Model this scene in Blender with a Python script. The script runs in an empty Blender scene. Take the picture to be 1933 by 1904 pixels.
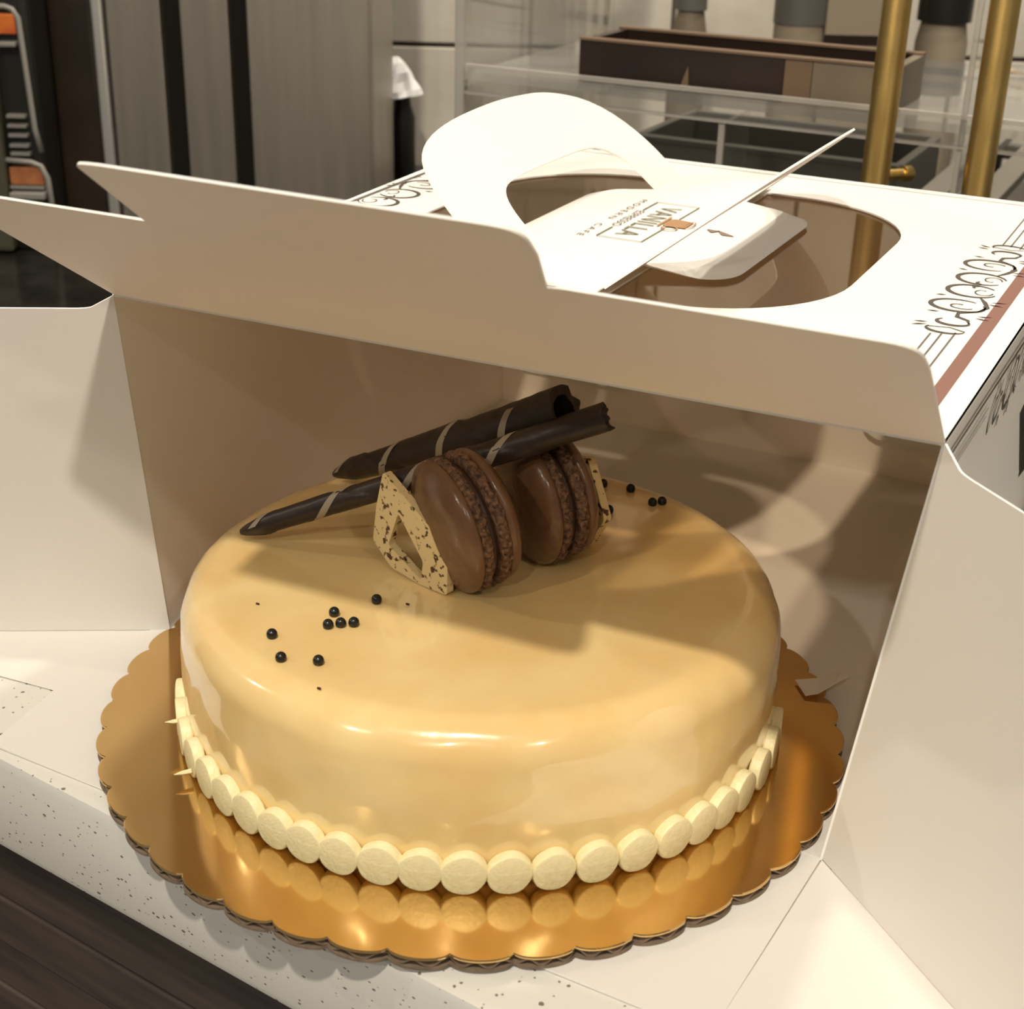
import bpy, bmesh, math, random
from mathutils import Vector, Matrix, noise
from mathutils.geometry import tessellate_polygon
random.seed(7)
scene = bpy.context.scene
COL = scene.collection
PI = math.pi

# ------------------------------------------------------------------ camera
CAM = Vector((0.20485, -0.39193, 0.28734))
R_ = Vector((0.89063904, 0.45411754, 0.02322393))
U_ = Vector((-0.21083801, 0.36717599, 0.90594102))
D_ = Vector((-0.40287644, 0.81176293, -0.42276651))
cd = bpy.data.cameras.new('camera')
cam = bpy.data.objects.new('camera', cd)
COL.objects.link(cam)
cam.matrix_world = Matrix(((R_.x, U_.x, -D_.x, CAM.x), (R_.y, U_.y, -D_.y, CAM.y),
                           (R_.z, U_.z, -D_.z, CAM.z), (0, 0, 0, 1)))
cd.sensor_width = 36.0
cd.lens = 2800.0 / 1933.0 * 36.0
cd.clip_start = 0.01
cd.dof.use_dof = True
cd.dof.focus_distance = 0.50
cd.dof.aperture_fstop = 26
scene.camera = cam

# ------------------------------------------------------------------ world, lamps, exposure
scene.view_settings.view_transform = 'Standard'
scene.view_settings.look = 'None'
scene.view_settings.exposure = 0.0
scene.view_settings.gamma = 1.0
scene.cycles.blur_glossy = 0.05
scene.view_settings.use_curve_mapping = False
w = bpy.data.worlds.new('room_ambient')
scene.world = w
w.use_nodes = True
w.node_tree.nodes['Background'].inputs[0].default_value = (1.0, 0.91, 0.79, 1)
w.node_tree.nodes['Background'].inputs[1].default_value = 0.20


def lamp(name, loc, power, size, color=(1, 0.91, 0.77)):
    l = bpy.data.lights.new(name, 'POINT')
    l.energy = power
    l.shadow_soft_size = size
    l.color = color
    o = bpy.data.objects.new(name, l)
    o.location = loc
    COL.objects.link(o)
    return o


lamp('ceiling_downlight_front', (0.30, -1.10, 1.90), 138, 0.035)
lamp('ceiling_downlight_front_left', (-0.78, -2.45, 1.95), 50, 0.030)
lamp('ceiling_downlight_front_right', (0.68, -2.45, 1.95), 40, 0.030)
lamp('added_fill_right', (1.80, -1.50, 1.95), 34, 0.045)  # added fill lamp, brightens the left flap and inner left wall
lamp('ceiling_downlight_left', (-2.64, -1.00, 1.95), 50, 0.030)
lamp('ceiling_downlight_back', (0.36, 1.32, 1.90), 60, 0.045)
lamp('ceiling_downlight_over', (0.24, 0.22, 1.95), 40, 0.045)
lamp('added_fill_wall', (0.05, 0.95, 1.90), 70, 0.05)  # fill lamp added near the tiled wall to lift its brightness

# ------------------------------------------------------------------ materials
MATS = {}


def newmat(name):
    m = bpy.data.materials.new(name)
    m.use_nodes = True
    MATS[name] = m
    return m, m.node_tree, m.node_tree.nodes['Principled BSDF']


def mat(name, col, rough=0.5, metal=0.0, var=None, vscale=30, bump=0.0, bscale=200, coat=0.0, sss=0.0,
        stretch=None, spec=0.5, detail=4, aniso=0.0):
    m, nt, b = newmat(name)
    b.inputs['Base Color'].default_value = (*col, 1)
    b.inputs['Roughness'].default_value = rough
    b.inputs['Metallic'].default_value = metal
    b.inputs['Specular IOR Level'].default_value = spec
    b.inputs['Coat Weight'].default_value = coat
    b.inputs['Coat Roughness'].default_value = 0.05
    b.inputs['Anisotropic'].default_value = aniso
    if sss:
        b.inputs['Subsurface Weight'].default_value = sss
        b.inputs['Subsurface Radius'].default_value = (0.006, 0.003, 0.0015)
        b.inputs['Subsurface Scale'].default_value = 1.0
    if var or bump:
        tc = nt.nodes.new('ShaderNodeTexCoord')
        mp = nt.nodes.new('ShaderNodeMapping')
        nt.links.new(tc.outputs['Object'], mp.inputs[0])
        if stretch:
            mp.inputs['Scale'].default_value = stretch
    if var:
        n = nt.nodes.new('ShaderNodeTexNoise')
        n.inputs['Scale'].default_value = vscale
        n.inputs['Detail'].default_value = detail
        nt.links.new(mp.outputs[0], n.inputs['Vector'])
        r = nt.nodes.new('ShaderNodeValToRGB')
        r.color_ramp.elements[0].position = 0.32
        r.color_ramp.elements[1].position = 0.68
        r.color_ramp.elements[0].color = (*var, 1)
        r.color_ramp.elements[1].color = (*col, 1)
        nt.links.new(n.outputs['Fac'], r.inputs[0])
        nt.links.new(r.outputs[0], b.inputs['Base Color'])
    if bump:
        n2 = nt.nodes.new('ShaderNodeTexNoise')
        n2.inputs['Scale'].default_value = bscale
        n2.inputs['Detail'].default_value = 3
        nt.links.new(mp.outputs[0], n2.inputs['Vector'])
        bp = nt.nodes.new('ShaderNodeBump')
        bp.inputs['Strength'].default_value = bump
        bp.inputs['Distance'].default_value = 0.001
        nt.links.new(n2.outputs['Fac'], bp.inputs['Height'])
        nt.links.new(bp.outputs[0], b.inputs['Normal'])
    return m


def clear(name, tint, gloss, rough=0.02, milk=0.0, milkcol=(0.8, 0.78, 0.74)):
    m = bpy.data.materials.new(name)
    m.use_nodes = True
    nt = m.node_tree
    nt.nodes.remove(nt.nodes['Principled BSDF'])
    out = nt.nodes['Material Output']
    tr = nt.nodes.new('ShaderNodeBsdfTransparent')
    tr.inputs[0].default_value = (*tint, 1)
    gl = nt.nodes.new('ShaderNodeBsdfGlossy')
    gl.inputs['Roughness'].default_value = rough
    gl.inputs['Color'].default_value = (1, 1, 1, 1)
    lw = nt.nodes.new('ShaderNodeFresnel')
    lw.inputs['IOR'].default_value = 1.45
    mu = nt.nodes.new('ShaderNodeMath')
    mu.operation = 'MULTIPLY'
    mu.inputs[1].default_value = gloss
    nt.links.new(lw.outputs[0], mu.inputs[0])
    mx = nt.nodes.new('ShaderNodeMixShader')
    nt.links.new(mu.outputs[0], mx.inputs[0])
    nt.links.new(tr.outputs[0], mx.inputs[1])
    nt.links.new(gl.outputs[0], mx.inputs[2])
    last = mx
    if milk:
        df = nt.nodes.new('ShaderNodeBsdfDiffuse')
        df.inputs[0].default_value = (*milkcol, 1)
        m2 = nt.nodes.new('ShaderNodeMixShader')
        m2.inputs[0].default_value = milk
        nt.links.new(mx.outputs[0], m2.inputs[1])
        nt.links.new(df.outputs[0], m2.inputs[2])
        last = m2
    nt.links.new(last.outputs[0], out.inputs[0])
    MATS[name] = m
    return m


M = MATS
mat('paper', (0.86, 0.845, 0.81), 0.45, bump=0.05, bscale=900)
for nm in ('paper',):
    nt = M[nm].node_tree
    pb = nt.nodes['Principled BSDF']
    tl = nt.nodes.new('ShaderNodeBsdfTranslucent')
    tl.inputs[0].default_value = (0.86, 0.66, 0.42, 1)
    mx = nt.nodes.new('ShaderNodeMixShader')
    mx.inputs[0].default_value = 0.20
    nt.links.new(pb.outputs[0], mx.inputs[1])
    nt.links.new(tl.outputs[0], mx.inputs[2])
    nt.links.new(mx.outputs[0], nt.nodes['Material Output'].inputs[0])
mat('paper_edge', (0.86, 0.83, 0.78), 0.6)
mat('paper_crease', (0.62, 0.58, 0.52), 0.6)
mat('ink', (0.055, 0.042, 0.03), 0.6)
mat('ink_grey', (0.10, 0.09, 0.075), 0.6)
mat('ink_olive', (0.15, 0.145, 0.085), 0.6)
mat('ink_red', (0.185, 0.078, 0.055), 0.6)
mat('ink_tan', (0.33, 0.175, 0.075), 0.6)
mat('ink_mauve', (0.20, 0.13, 0.105), 0.6)
clear('film', (0.86, 0.78, 0.68), 0.35, 0.03)
mat('gold', (0.84, 0.58, 0.26), 0.11, 1.0, bump=0.006, bscale=2500, var=(0.78, 0.52, 0.22), vscale=25)
mat('kraft', (0.10, 0.065, 0.042), 0.85, var=(0.10, 0.065, 0.04), vscale=300)
mat('kraft_light', (0.21, 0.15, 0.10), 0.85, var=(0.13, 0.09, 0.06), vscale=300)
mat('glaze', (0.86, 0.655, 0.31), 0.22, var=(0.80, 0.55, 0.225), vscale=34, bump=0.10, bscale=150, coat=1.0, sss=0.12)
M['glaze'].node_tree.nodes['Principled BSDF'].inputs['Coat IOR'].default_value = 1.68
mat('white_chocolate', (0.86, 0.76, 0.47), 0.42, var=(0.80, 0.69, 0.39), vscale=500, bump=0.25, bscale=900, sss=0.15)
mat('macaron_shell', (0.165, 0.082, 0.040), 0.22, var=(0.135, 0.066, 0.031), vscale=250, bump=0.10, bscale=700)
mat('macaron_foot', (0.25, 0.125, 0.06), 0.75, var=(0.035, 0.014, 0.006), vscale=650, bump=0.9, bscale=900)
mat('ganache', (0.050, 0.020, 0.009), 0.5, bump=0.3, bscale=600)
mat('dark_chocolate', (0.032, 0.019, 0.012), 0.42, var=(0.022, 0.013, 0.008), vscale=90, bump=0.15, bscale=300, spec=0.4)
mat('pale_chocolate', (0.33, 0.27, 0.19), 0.5)
mat('black_pearl', (0.022, 0.022, 0.018), 0.22, metal=0.4)
mat('crumb', (0.06, 0.02, 0.008), 0.7)
mat('brass', (0.68, 0.48, 0.17), 0.34, 1.0, bump=0.05, bscale=900, var=(0.58, 0.40, 0.14), vscale=60)
mat('steel', (0.40, 0.36, 0.31), 0.38, 0.85, var=(0.33, 0.30, 0.26), vscale=14, stretch=(8, 8, 0.4), bump=0.03, bscale=200)
mat('bright_trim', (0.72, 0.70, 0.66), 0.3, 0.8)
mat('black_gap', (0.008, 0.007, 0.005), 0.8, spec=0.15)
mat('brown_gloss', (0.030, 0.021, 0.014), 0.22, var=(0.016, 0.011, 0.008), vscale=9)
mat('machine_black', (0.010, 0.010, 0.008), 0.35)
mat('machine_grey', (0.20, 0.19, 0.17), 0.45)
mat('machine_olive', (0.055, 0.052, 0.033), 0.4)
mat('orange_label', (0.62, 0.17, 0.02), 0.5, var=(0.42, 0.07, 0.01), vscale=60)
mat('orange_dim', (0.36, 0.13, 0.045), 0.5, var=(0.20, 0.06, 0.02), vscale=80)
mat('black_stone', (0.018, 0.016, 0.013), 0.16, var=(0.008, 0.007, 0.006), vscale=40)
mat('grout', (0.10, 0.085, 0.065), 0.9)
mat('tile', (0.66, 0.61, 0.53), 0.35, var=(0.52, 0.475, 0.40), vscale=16, detail=8)
clear('acrylic', (0.96, 0.96, 0.95), 0.8, 0.02, 0.05)
clear('acrylic_edge', (0.9, 0.9, 0.88), 1.0, 0.05, 0.42, (0.55, 0.52, 0.47))
mat('tray_brown', (0.022, 0.013, 0.009), 0.30, var=(0.014, 0.008, 0.006), vscale=20)
mat('tray_tan', (0.135, 0.083, 0.047), 0.6)
mat('tray_beige', (0.155, 0.122, 0.082), 0.5)
mat('carton', (0.27, 0.22, 0.155), 0.7)
mat('grey_tin', (0.10, 0.095, 0.08), 0.5)
mat('slat', (0.22, 0.20, 0.17), 0.5)
mat('crate_dark', (0.095, 0.09, 0.076), 0.4)
mat('napkin', (0.80, 0.79, 0.78), 0.8, bump=0.5, bscale=150)
mat('wood', (0.072, 0.052, 0.040), 0.45, var=(0.034, 0.026, 0.022), vscale=22, stretch=(0.5, 3, 5), detail=6)

# quartz with dark flecks
m, nt, b = newmat('quartz')
b.inputs['Roughness'].default_value = 0.16
tc = nt.nodes.new('ShaderNodeTexCoord')
mp = nt.nodes.new('ShaderNodeMapping')
mp.inputs['Scale'].default_value = (1.0, 1.0, 1.7)
nt.links.new(tc.outputs['Object'], mp.inputs[0])
v = nt.nodes.new('ShaderNodeTexVoronoi')
v.inputs['Scale'].default_value = 330
v.inputs['Randomness'].default_value = 1.0
nt.links.new(mp.outputs[0], v.inputs['Vector'])
n = nt.nodes.new('ShaderNodeTexNoise')
n.inputs['Scale'].default_value = 230
nt.links.new(mp.outputs[0], n.inputs['Vector'])
sub = nt.nodes.new('ShaderNodeMath')
sub.operation = 'MULTIPLY_ADD'
nt.links.new(n.outputs['Fac'], sub.inputs[0])
sub.inputs[1].default_value = 0.9
sub.inputs[2].default_value = -0.40
cmp_ = nt.nodes.new('ShaderNodeMath')
cmp_.operation = 'SUBTRACT'
nt.links.new(v.outputs['Distance'], cmp_.inputs[0])
nt.links.new(sub.outputs[0], cmp_.inputs[1])
r = nt.nodes.new('ShaderNodeValToRGB')
r.color_ramp.elements[0].position = 0.02
r.color_ramp.elements[0].color = (0.17, 0.155, 0.13, 1)
r.color_ramp.elements[1].position = 0.10
r.color_ramp.elements[1].color = (0.66, 0.64, 0.59, 1)
nt.links.new(cmp_.outputs[0], r.inputs[0])
nt.links.new(r.outputs[0], b.inputs['Base Color'])

# speckled lattice wafer
m, nt, b = newmat('speckled_wafer')
b.inputs['Roughness'].default_value = 0.6
tc = nt.nodes.new('ShaderNodeTexCoord')
n = nt.nodes.new('ShaderNodeTexNoise')
n.inputs['Scale'].default_value = 420
n.inputs['Detail'].default_value = 2
nt.links.new(tc.outputs['Object'], n.inputs['Vector'])
r = nt.nodes.new('ShaderNodeValToRGB')
r.color_ramp.elements[0].position = 0.35
r.color_ramp.elements[0].color = (0.085, 0.032, 0.012, 1)
r.color_ramp.elements[1].position = 0.42
r.color_ramp.elements[1].color = (0.74, 0.57, 0.28, 1)
nt.links.new(n.outputs['Fac'], r.inputs[0])
nt.links.new(r.outputs[0], b.inputs['Base Color'])


# ------------------------------------------------------------------ mesh helpers
def root(name, loc, label, cat, group=None, kind=None):
    o = bpy.data.objects.new(name, None)
    o.location = loc
    o.empty_display_size = 0.02
    COL.objects.link(o)
    tag(o, label, cat, group, kind)
    return o


def tag(o, label=None, cat=None, group=None, kind=None):
    if label:
        o['label'] = label
    if cat:
        o['category'] = cat
    if group:
        o['group'] = group
    if kind:
        o['kind'] = kind
    return o


def base_of(parent):
    p = parent
    while p.parent:
        p = p.parent
    return Vector(p.location)


def link(name, me, material, parent=None, loc=None, smooth=False, angle=None):
    """mesh is in world coordinates; it is shifted so its origin is the parent's base (or loc)"""
    off = base_of(parent) if parent else Vector(loc if loc else (0, 0, 0))
    me.transform(Matrix.Translation(-off))
    mats = material if isinstance(material, (list, tuple)) else [material]
    for mm in mats:
        me.materials.append(M[mm])
    if smooth:
        for p in me.polygons:
            p.use_smooth = True
        if angle:
            me.set_sharp_from_angle(angle=math.radians(angle))
    o = bpy.data.objects.new(name, me)
    COL.objects.link(o)
    if parent:
        o.parent = parent
    else:
        o.location = off
    return o


def mesh(verts, faces, name='m', mi=None):
    me = bpy.data.meshes.new(name)
    me.from_pydata([tuple(v) for v in verts], [], faces)
    if mi:
        for p, i in zip(me.polygons, mi):
            p.material_index = i
    bm = bmesh.new()
    bm.from_mesh(me)
    bmesh.ops.recalc_face_normals(bm, faces=bm.faces)
    bm.to_mesh(me)
    bm.free()
    return me


def slab(outer, holes, th, O, e1, e2, mats2=False):
    """flat plate from a 2D outline (with holes); front face on the O plane, thickness along -(e1 x e2)"""
    O, e1, e2 = Vector(O), Vector(e1).normalized(), Vector(e2).normalized()
    nn = e1.cross(e2)
    loops = [outer] + list(holes)
    flat = [p for l in loops for p in l]
    tris = tessellate_polygon([[Vector((a, b_, 0)) for a, b_ in l] for l in loops])
    N = len(flat)
    V = [O + e1 * a + e2 * b_ for a, b_ in flat] + [O + e1 * a + e2 * b_ - nn * th for a, b_ in flat]
    Fc = []
    mi = []
    for t in tris:
        Fc.append(tuple(t))
        mi.append(0)
        Fc.append(tuple(N + i for i in reversed(t)))
        mi.append(0)
    k = 0
    for l in loops:
        for i in range(len(l)):
            j = (i + 1) % len(l)
            Fc.append((k + i, k + j, N + k + j, N + k + i))
            mi.append(1 if mats2 else 0)
        k += len(l)
    return mesh(V, Fc, mi=mi)


def roundpoly(pts, rad, seg=5):
    """round the corners of a 2D polygon; rad = number or list"""
    out = []
    n_ = len(pts)
    for i in range(n_):
        p = Vector(pts[i])
        a = Vector(pts[i - 1]) - p
        c = Vector(pts[(i + 1) % n_]) - p
        r_ = rad[i] if isinstance(rad, (list, tuple)) else rad
        if r_ <= 0:
            out.append(tuple(p))
            continue
        la, lc = a.length, c.length
        d = min(r_, la * 0.48, lc * 0.48)
        A = p + a.normalized() * d
        Cc = p + c.normalized() * d
        for k in range(seg + 1):
            t = k / seg
            q = A * (1 - t) ** 2 + p * 2 * t * (1 - t) + Cc * t * t
            out.append((q.x, q.y))
    return out


def boxm(c, size, ex=(1, 0, 0), ey=(0, 1, 0), bevel=0.0):
    c, ex, ey = Vector(c), Vector(ex).normalized(), Vector(ey).normalized()
    ez = ex.cross(ey)
    bm = bmesh.new()
    bmesh.ops.create_cube(bm, size=1.0)
    for v_ in bm.verts:
        v_.co = Vector((v_.co.x * size[0], v_.co.y * size[1], v_.co.z * size[2]))
    if bevel:
        bmesh.ops.bevel(bm, geom=list(bm.edges), offset=bevel, segments=2, affect='EDGES', profile=0.6)
    for v_ in bm.verts:
        v_.co = c + ex * v_.co.x + ey * v_.co.y + ez * v_.co.z
    me = bpy.data.meshes.new('b')
    bm.to_mesh(me)
    bm.free()
    return me


def joinm(ms):
    V, Fc, k = [], [], 0
    for me in ms:
        V += [tuple(v_.co) for v_ in me.vertices]
        Fc += [tuple(i + k for i in p.vertices) for p in me.polygons]
        k += len(me.vertices)
    return mesh(V, Fc)


def lathe(profile, nseg, O=(0, 0, 0), axis=(0, 0, 1), fn=None):
    """profile: list of (r, h) along axis"""
    O, ax = Vector(O), Vector(axis).normalized()
    t = Vector((0, 0, 1)) if abs(ax.z) < 0.9 else Vector((1, 0, 0))
    a1 = t.cross(ax).normalized()
    a2 = ax.cross(a1)
    V, Fc = [], []
    rows = []
    for (r_, h) in profile:
        if r_ < 1e-7:
            rows.append([len(V)])
            V.append(O + ax * h)
            continue
        row = []
        for i in range(nseg):
            th = 2 * PI * i / nseg
            rr, hh = (r_, h) if fn is None else fn(r_, h, th)
            row.append(len(V))
            V.append(O + ax * hh + (a1 * math.cos(th) + a2 * math.sin(th)) * rr)
        rows.append(row)
    for A, B in zip(rows[:-1], rows[1:]):
        for i in range(nseg):
            j = (i + 1) % nseg
            if len(A) == 1 and len(B) == 1:
                continue
            if len(A) == 1:
                Fc.append((A[0], B[i], B[j]))
            elif len(B) == 1:
                Fc.append((A[i], A[j], B[0]))
            else:
                Fc.append((A[i], A[j], B[j], B[i]))
    return mesh(V, Fc)


def tube(path, rad, nseg=10, cap=True):
    path = [Vector(p) for p in path]
    V, Fc = [], []
    up = Vector((0, 0, 1))
    for i, p in enumerate(path):
        d = (path[min(i + 1, len(path) - 1)] - path[max(i - 1, 0)]).normalized()
        a1 = d.cross(up if abs(d.z) < 0.95 else Vector((1, 0, 0))).normalized()
        a2 = a1.cross(d)
        r_ = rad[i] if isinstance(rad, (list, tuple)) else rad
        for k in range(nseg):
            t = 2 * PI * k / nseg
            V.append(p + (a1 * math.cos(t) + a2 * math.sin(t)) * r_)
    for i in range(len(path) - 1):
        for k in range(nseg):
            j = (k + 1) % nseg
            Fc.append((i * nseg + k, i * nseg + j, (i + 1) * nseg + j, (i + 1) * nseg + k))
    if cap:
        Fc.append(tuple(range(nseg)))
        Fc.append(tuple(range((len(path) - 1) * nseg, len(path) * nseg)))
    return mesh(V, Fc)


def ribbons(lines, O, e1, e2, lift=0.00022):
    """flat printed strokes: list of (2D points, width or (w0, w1))"""
    O, e1, e2 = Vector(O), Vector(e1).normalized(), Vector(e2).normalized()
    nn = e1.cross(e2)
    V, Fc = [], []
    for pts, wd in lines:
        n_ = len(pts)
        k0 = len(V)
        for i in range(n_):
            a = Vector(pts[max(i - 1, 0)])
            c = Vector(pts[min(i + 1, n_ - 1)])
            d = (c - a).normalized()
            q = Vector((-d.y, d.x))
            t = i / max(n_ - 1, 1)
            ww = wd if not isinstance(wd, tuple) else wd[0] + (wd[1] - wd[0]) * math.sin(PI * t)
            for s in (0.5, -0.5):
                p2 = Vector(pts[i]) + q * ww * s
                V.append(O + e1 * p2.x + e2 * p2.y + nn * lift)
        for i in range(n_ - 1):
            Fc.append((k0 + 2 * i, k0 + 2 * i + 1, k0 + 2 * i + 3, k0 + 2 * i + 2))
    me = bpy.data.meshes.new('r')
    me.from_pydata([tuple(v_) for v_ in V], [], Fc)
    return me


FH = Vector((-0.44455888, 0.89574963, 0))      # level direction into the shop
RH = Vector((0.89574963, 0.44455888, 0))       # level direction along the tiled wall
WO = Vector((CAM.x, CAM.y, 0))                 # origin of the frame that the back of the shop is squared to


def W3(u, d, z):
    return WO + RH * u + FH * d + Vector((0, 0, z))


# ================================================================== SETTING: tiled wall
wall = link('wall_back', boxm(W3(0, 1.63, 0.35), (2.6, 0.05, 0.9), RH, FH), 'grout')
tag(wall, 'wall of beige stone tiles with dark joints behind the counters', None, None, 'structure')
tile_me = boxm((0, 0, 0), (0.1425, 0.010, 0.1425), RH, FH, 0.0015)
tile_me.materials.append(M['tile'])
for iu in range(-6, 8):
    for iz in range(-1, 5):
        t = bpy.data.objects.new('tile', tile_me)
        t.location = W3(0.0065 + 0.147 * iu - 0.0735, 1.6035, 0.0660 + 0.147 * iz - 0.0735 + 0.147)
        COL.objects.link(t)
        t.parent = wall

# ================================================================== counters
ang = -0.125
cx = Vector((math.cos(ang), math.sin(ang), 0))
cy = Vector((-math.sin(ang), math.cos(ang), 0))
CO = Vector((0, -0.1175, 0))
counter = root('counter', CO, 'white quartz topped counter with dark flecks that carries the open cake box', 'counter')
link('worktop', boxm(CO + cx * 0.20 + cy * 0.1975 + Vector((0, 0, -0.0200)), (1.10, 0.395, 0.040), cx, cy, 0.0040),
     'quartz', counter, smooth=True, angle=40)
for i in range(8):
    link('cabinet_board', boxm(CO + cx * 0.20 + cy * (0.023 + 0.001 * (i % 2)) + Vector((0, 0, -0.0515 - 0.0232 * i)),
                               (1.06, 0.014, 0.0226), cx, cy, 0.001), 'wood', counter)
link('cabinet_carcass', boxm(CO + cx * 0.20 + cy * 0.205 + Vector((0, 0, -0.485)), (1.04, 0.35, 0.885), cx, cy), 'wood', counter)

bc = [(-1.35, -0.30), (-0.40, -0.30), (-0.40, 0.36), (1.0, 0.36), (1.0, 1.70), (0.80, 1.64), (-1.35, 0.575)]
back_counter = root('back_counter', (-0.2, 0.6, -0.09), 'black polished back counter behind the white counter', 'counter')
link('stone_top', slab(bc, [], 0.03, (0, 0, -0.05), (1, 0, 0), (0, 1, 0)), 'black_stone', back_counter)
bc2 = [(-1.33, -0.27), (-0.42, -0.27), (-0.42, 0.39), (0.98, 0.39), (0.98, 1.66), (0.80, 1.60), (-1.33, 0.56)]
link('cabinet_carcass', slab(bc2, [], 0.8, (0, 0, -0.08), (1, 0, 0), (0, 1, 0)), 'wood', back_counter)

# ================================================================== cake box
ZT = 0.1396
FL = Vector((-0.1251, -0.0276, ZT))
FR = Vector((0.1458, -0.0180, ZT))
BL = Vector((-0.1368, 0.2740, ZT))
BR = Vector((0.1473, 0.2770, ZT))
FLb = Vector((-0.1304, -0.0078, 0.0012))
FRb = Vector((0.1299, -0.0225, 0.0012))
BLb = Vector((-0.1330, 0.2740, 0.0012))
BRb = Vector((0.1400, 0.2770, 0.0012))
TH = 0.0007
PM = ['paper', 'paper_edge']
box = root('cake_box', (0, 0.13, 0), 'large white card cake box lying open, with carry handles and windowed lid', 'box')


def quad_plate(name, P, out):
    """plate between four world corners, thickened along -out"""
    out = Vector(out).normalized() * TH
    V = [Vector(q) for q in P] + [Vector(q) - out for q in P]
    Fc = [(0, 1, 2, 3), (7, 6, 5, 4)] + [(i, (i + 1) % 4, 4 + (i + 1) % 4, 4 + i) for i in range(4)]
    return link(name, mesh(V, Fc, mi=[0, 0, 1, 1, 1, 1]), PM, box)


quad_plate('floor_panel', [FLb, FRb, BRb, BLb], (0, 0, 1))
back_p = quad_plate('back_panel', [BLb, BRb, BR, BL], (0, -1, 0))
quad_plate('left_panel', [FLb, BLb, BL, FL], (1, 0, 0))
right_p = quad_plate('right_panel', [FRb, BRb, BR, FR], (1, 0, 0))

# lid panel with the window cut out around a central strip
X0, X1, Y0, Y1 = -0.093, 0.085, 0.058, 0.234
SL, SR = -0.024, 0.015           # edges of the strip (handle creases)


def win_outline():
    pts = [(X0, Y0), (X1, Y0), (X1, Y1), (X0, Y1)]
    out = []
    for i, (cxx, cyy) in enumerate(((X0, Y0), (X1, Y0), (X1, Y1), (X0, Y1))):
        rr = 0.055
        ox = cxx + (rr if i in (0, 3) else -rr)
        oy = cyy + (rr if i in (0, 1) else -rr)
        a0 = (PI, 1.5 * PI, 0, 0.5 * PI)[i]
        for k in range(13):
            a = a0 + 0.5 * PI * k / 12
            out.append((ox + rr * math.cos(a), oy + rr * math.sin(a)))
    return out


wo = win_outline()


def clip_half(poly, x, keep_left):
    res = []
    for i in range(len(poly)):
        a, b_ = poly[i], poly[(i + 1) % len(poly)]
        ia = (a[0] <= x) == keep_left
        ib = (b_[0] <= x) == keep_left
        if ia:
            res.append(a)
        if ia != ib:
            t = (x - a[0]) / (b_[0] - a[0])
            res.append((x, a[1] + t * (b_[1] - a[1])))
    return res


holeL = clip_half(wo, SL, True)
holeR = clip_half(wo, SR, False)
lid_out = [(FL.x, FL.y), (FR.x, FR.y), (BR.x, BR.y), (BL.x, BL.y)]
lid = link('lid_panel', slab(lid_out, [holeL, holeR], TH, (0, 0, ZT), (1, 0, 0), (0, 1, 0), True), PM, box)
grow = [(x_ + (0.006 if x_ > 0 else -0.006), y_ + (0.006 if y_ > 0.146 else -0.006)) for x_, y_ in wo]
link('window_film', slab(grow, [], 0.0002, (0, 0, ZT - TH - 0.0003), (1, 0, 0), (0, 1, 0)), 'film', box)

# tongues cut from the handle holes: flat on the film, outer rim bent down a little
def tongue(sx, x_in, x_out):
    flat = roundpoly([(x_in, 0.092), (x_out - 0.008 * sx, 0.097), (x_out - 0.008 * sx, 0.192), (x_in, 0.199)], [0, 0.022, 0.022, 0], 8)
    rim = roundpoly([(x_in, 0.090), (x_out, 0.092), (x_out, 0.197), (x_in, 0.201)], [0, 0.024, 0.024, 0], 8)
    N = len(flat)
    V = []
    for (a, b_) in flat:
        V.append((a, b_, ZT + 0.0030))
    for (a, b_) in rim:
        k = abs(a - x_in) / abs(x_out - x_in)
        V.append((a, b_, ZT + 0.0030 - 0.0026 * min(1, k * 1.6)))
    for (a, b_) in rim:
        k = abs(a - x_in) / abs(x_out - x_in)
        V.append((a, b_, ZT + 0.0024 - 0.0022 * min(1, k * 1.6)))
    Fc = [tuple(range(N))]
    for i in range(N - 1):
        Fc.append((i, i + 1, N + i + 1, N + i))
        Fc.append((N + i, N + i + 1, 2 * N + i + 1, 2 * N + i))
    Fc.append(tuple(range(2 * N, 3 * N)))
    return link('handle_tongue', mesh(V, Fc), 'paper', box)


tongue(1, SR, 0.0475)
tongue(-1, SL, -0.0500)
link('center_strip', slab([(SL, 0.05), (SR, 0.05), (SR, 0.240), (SL, 0.240)], [], 0.0006, (0, 0, ZT + 0.0032), (1, 0, 0), (0, 1, 0), True), PM, box)


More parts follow.
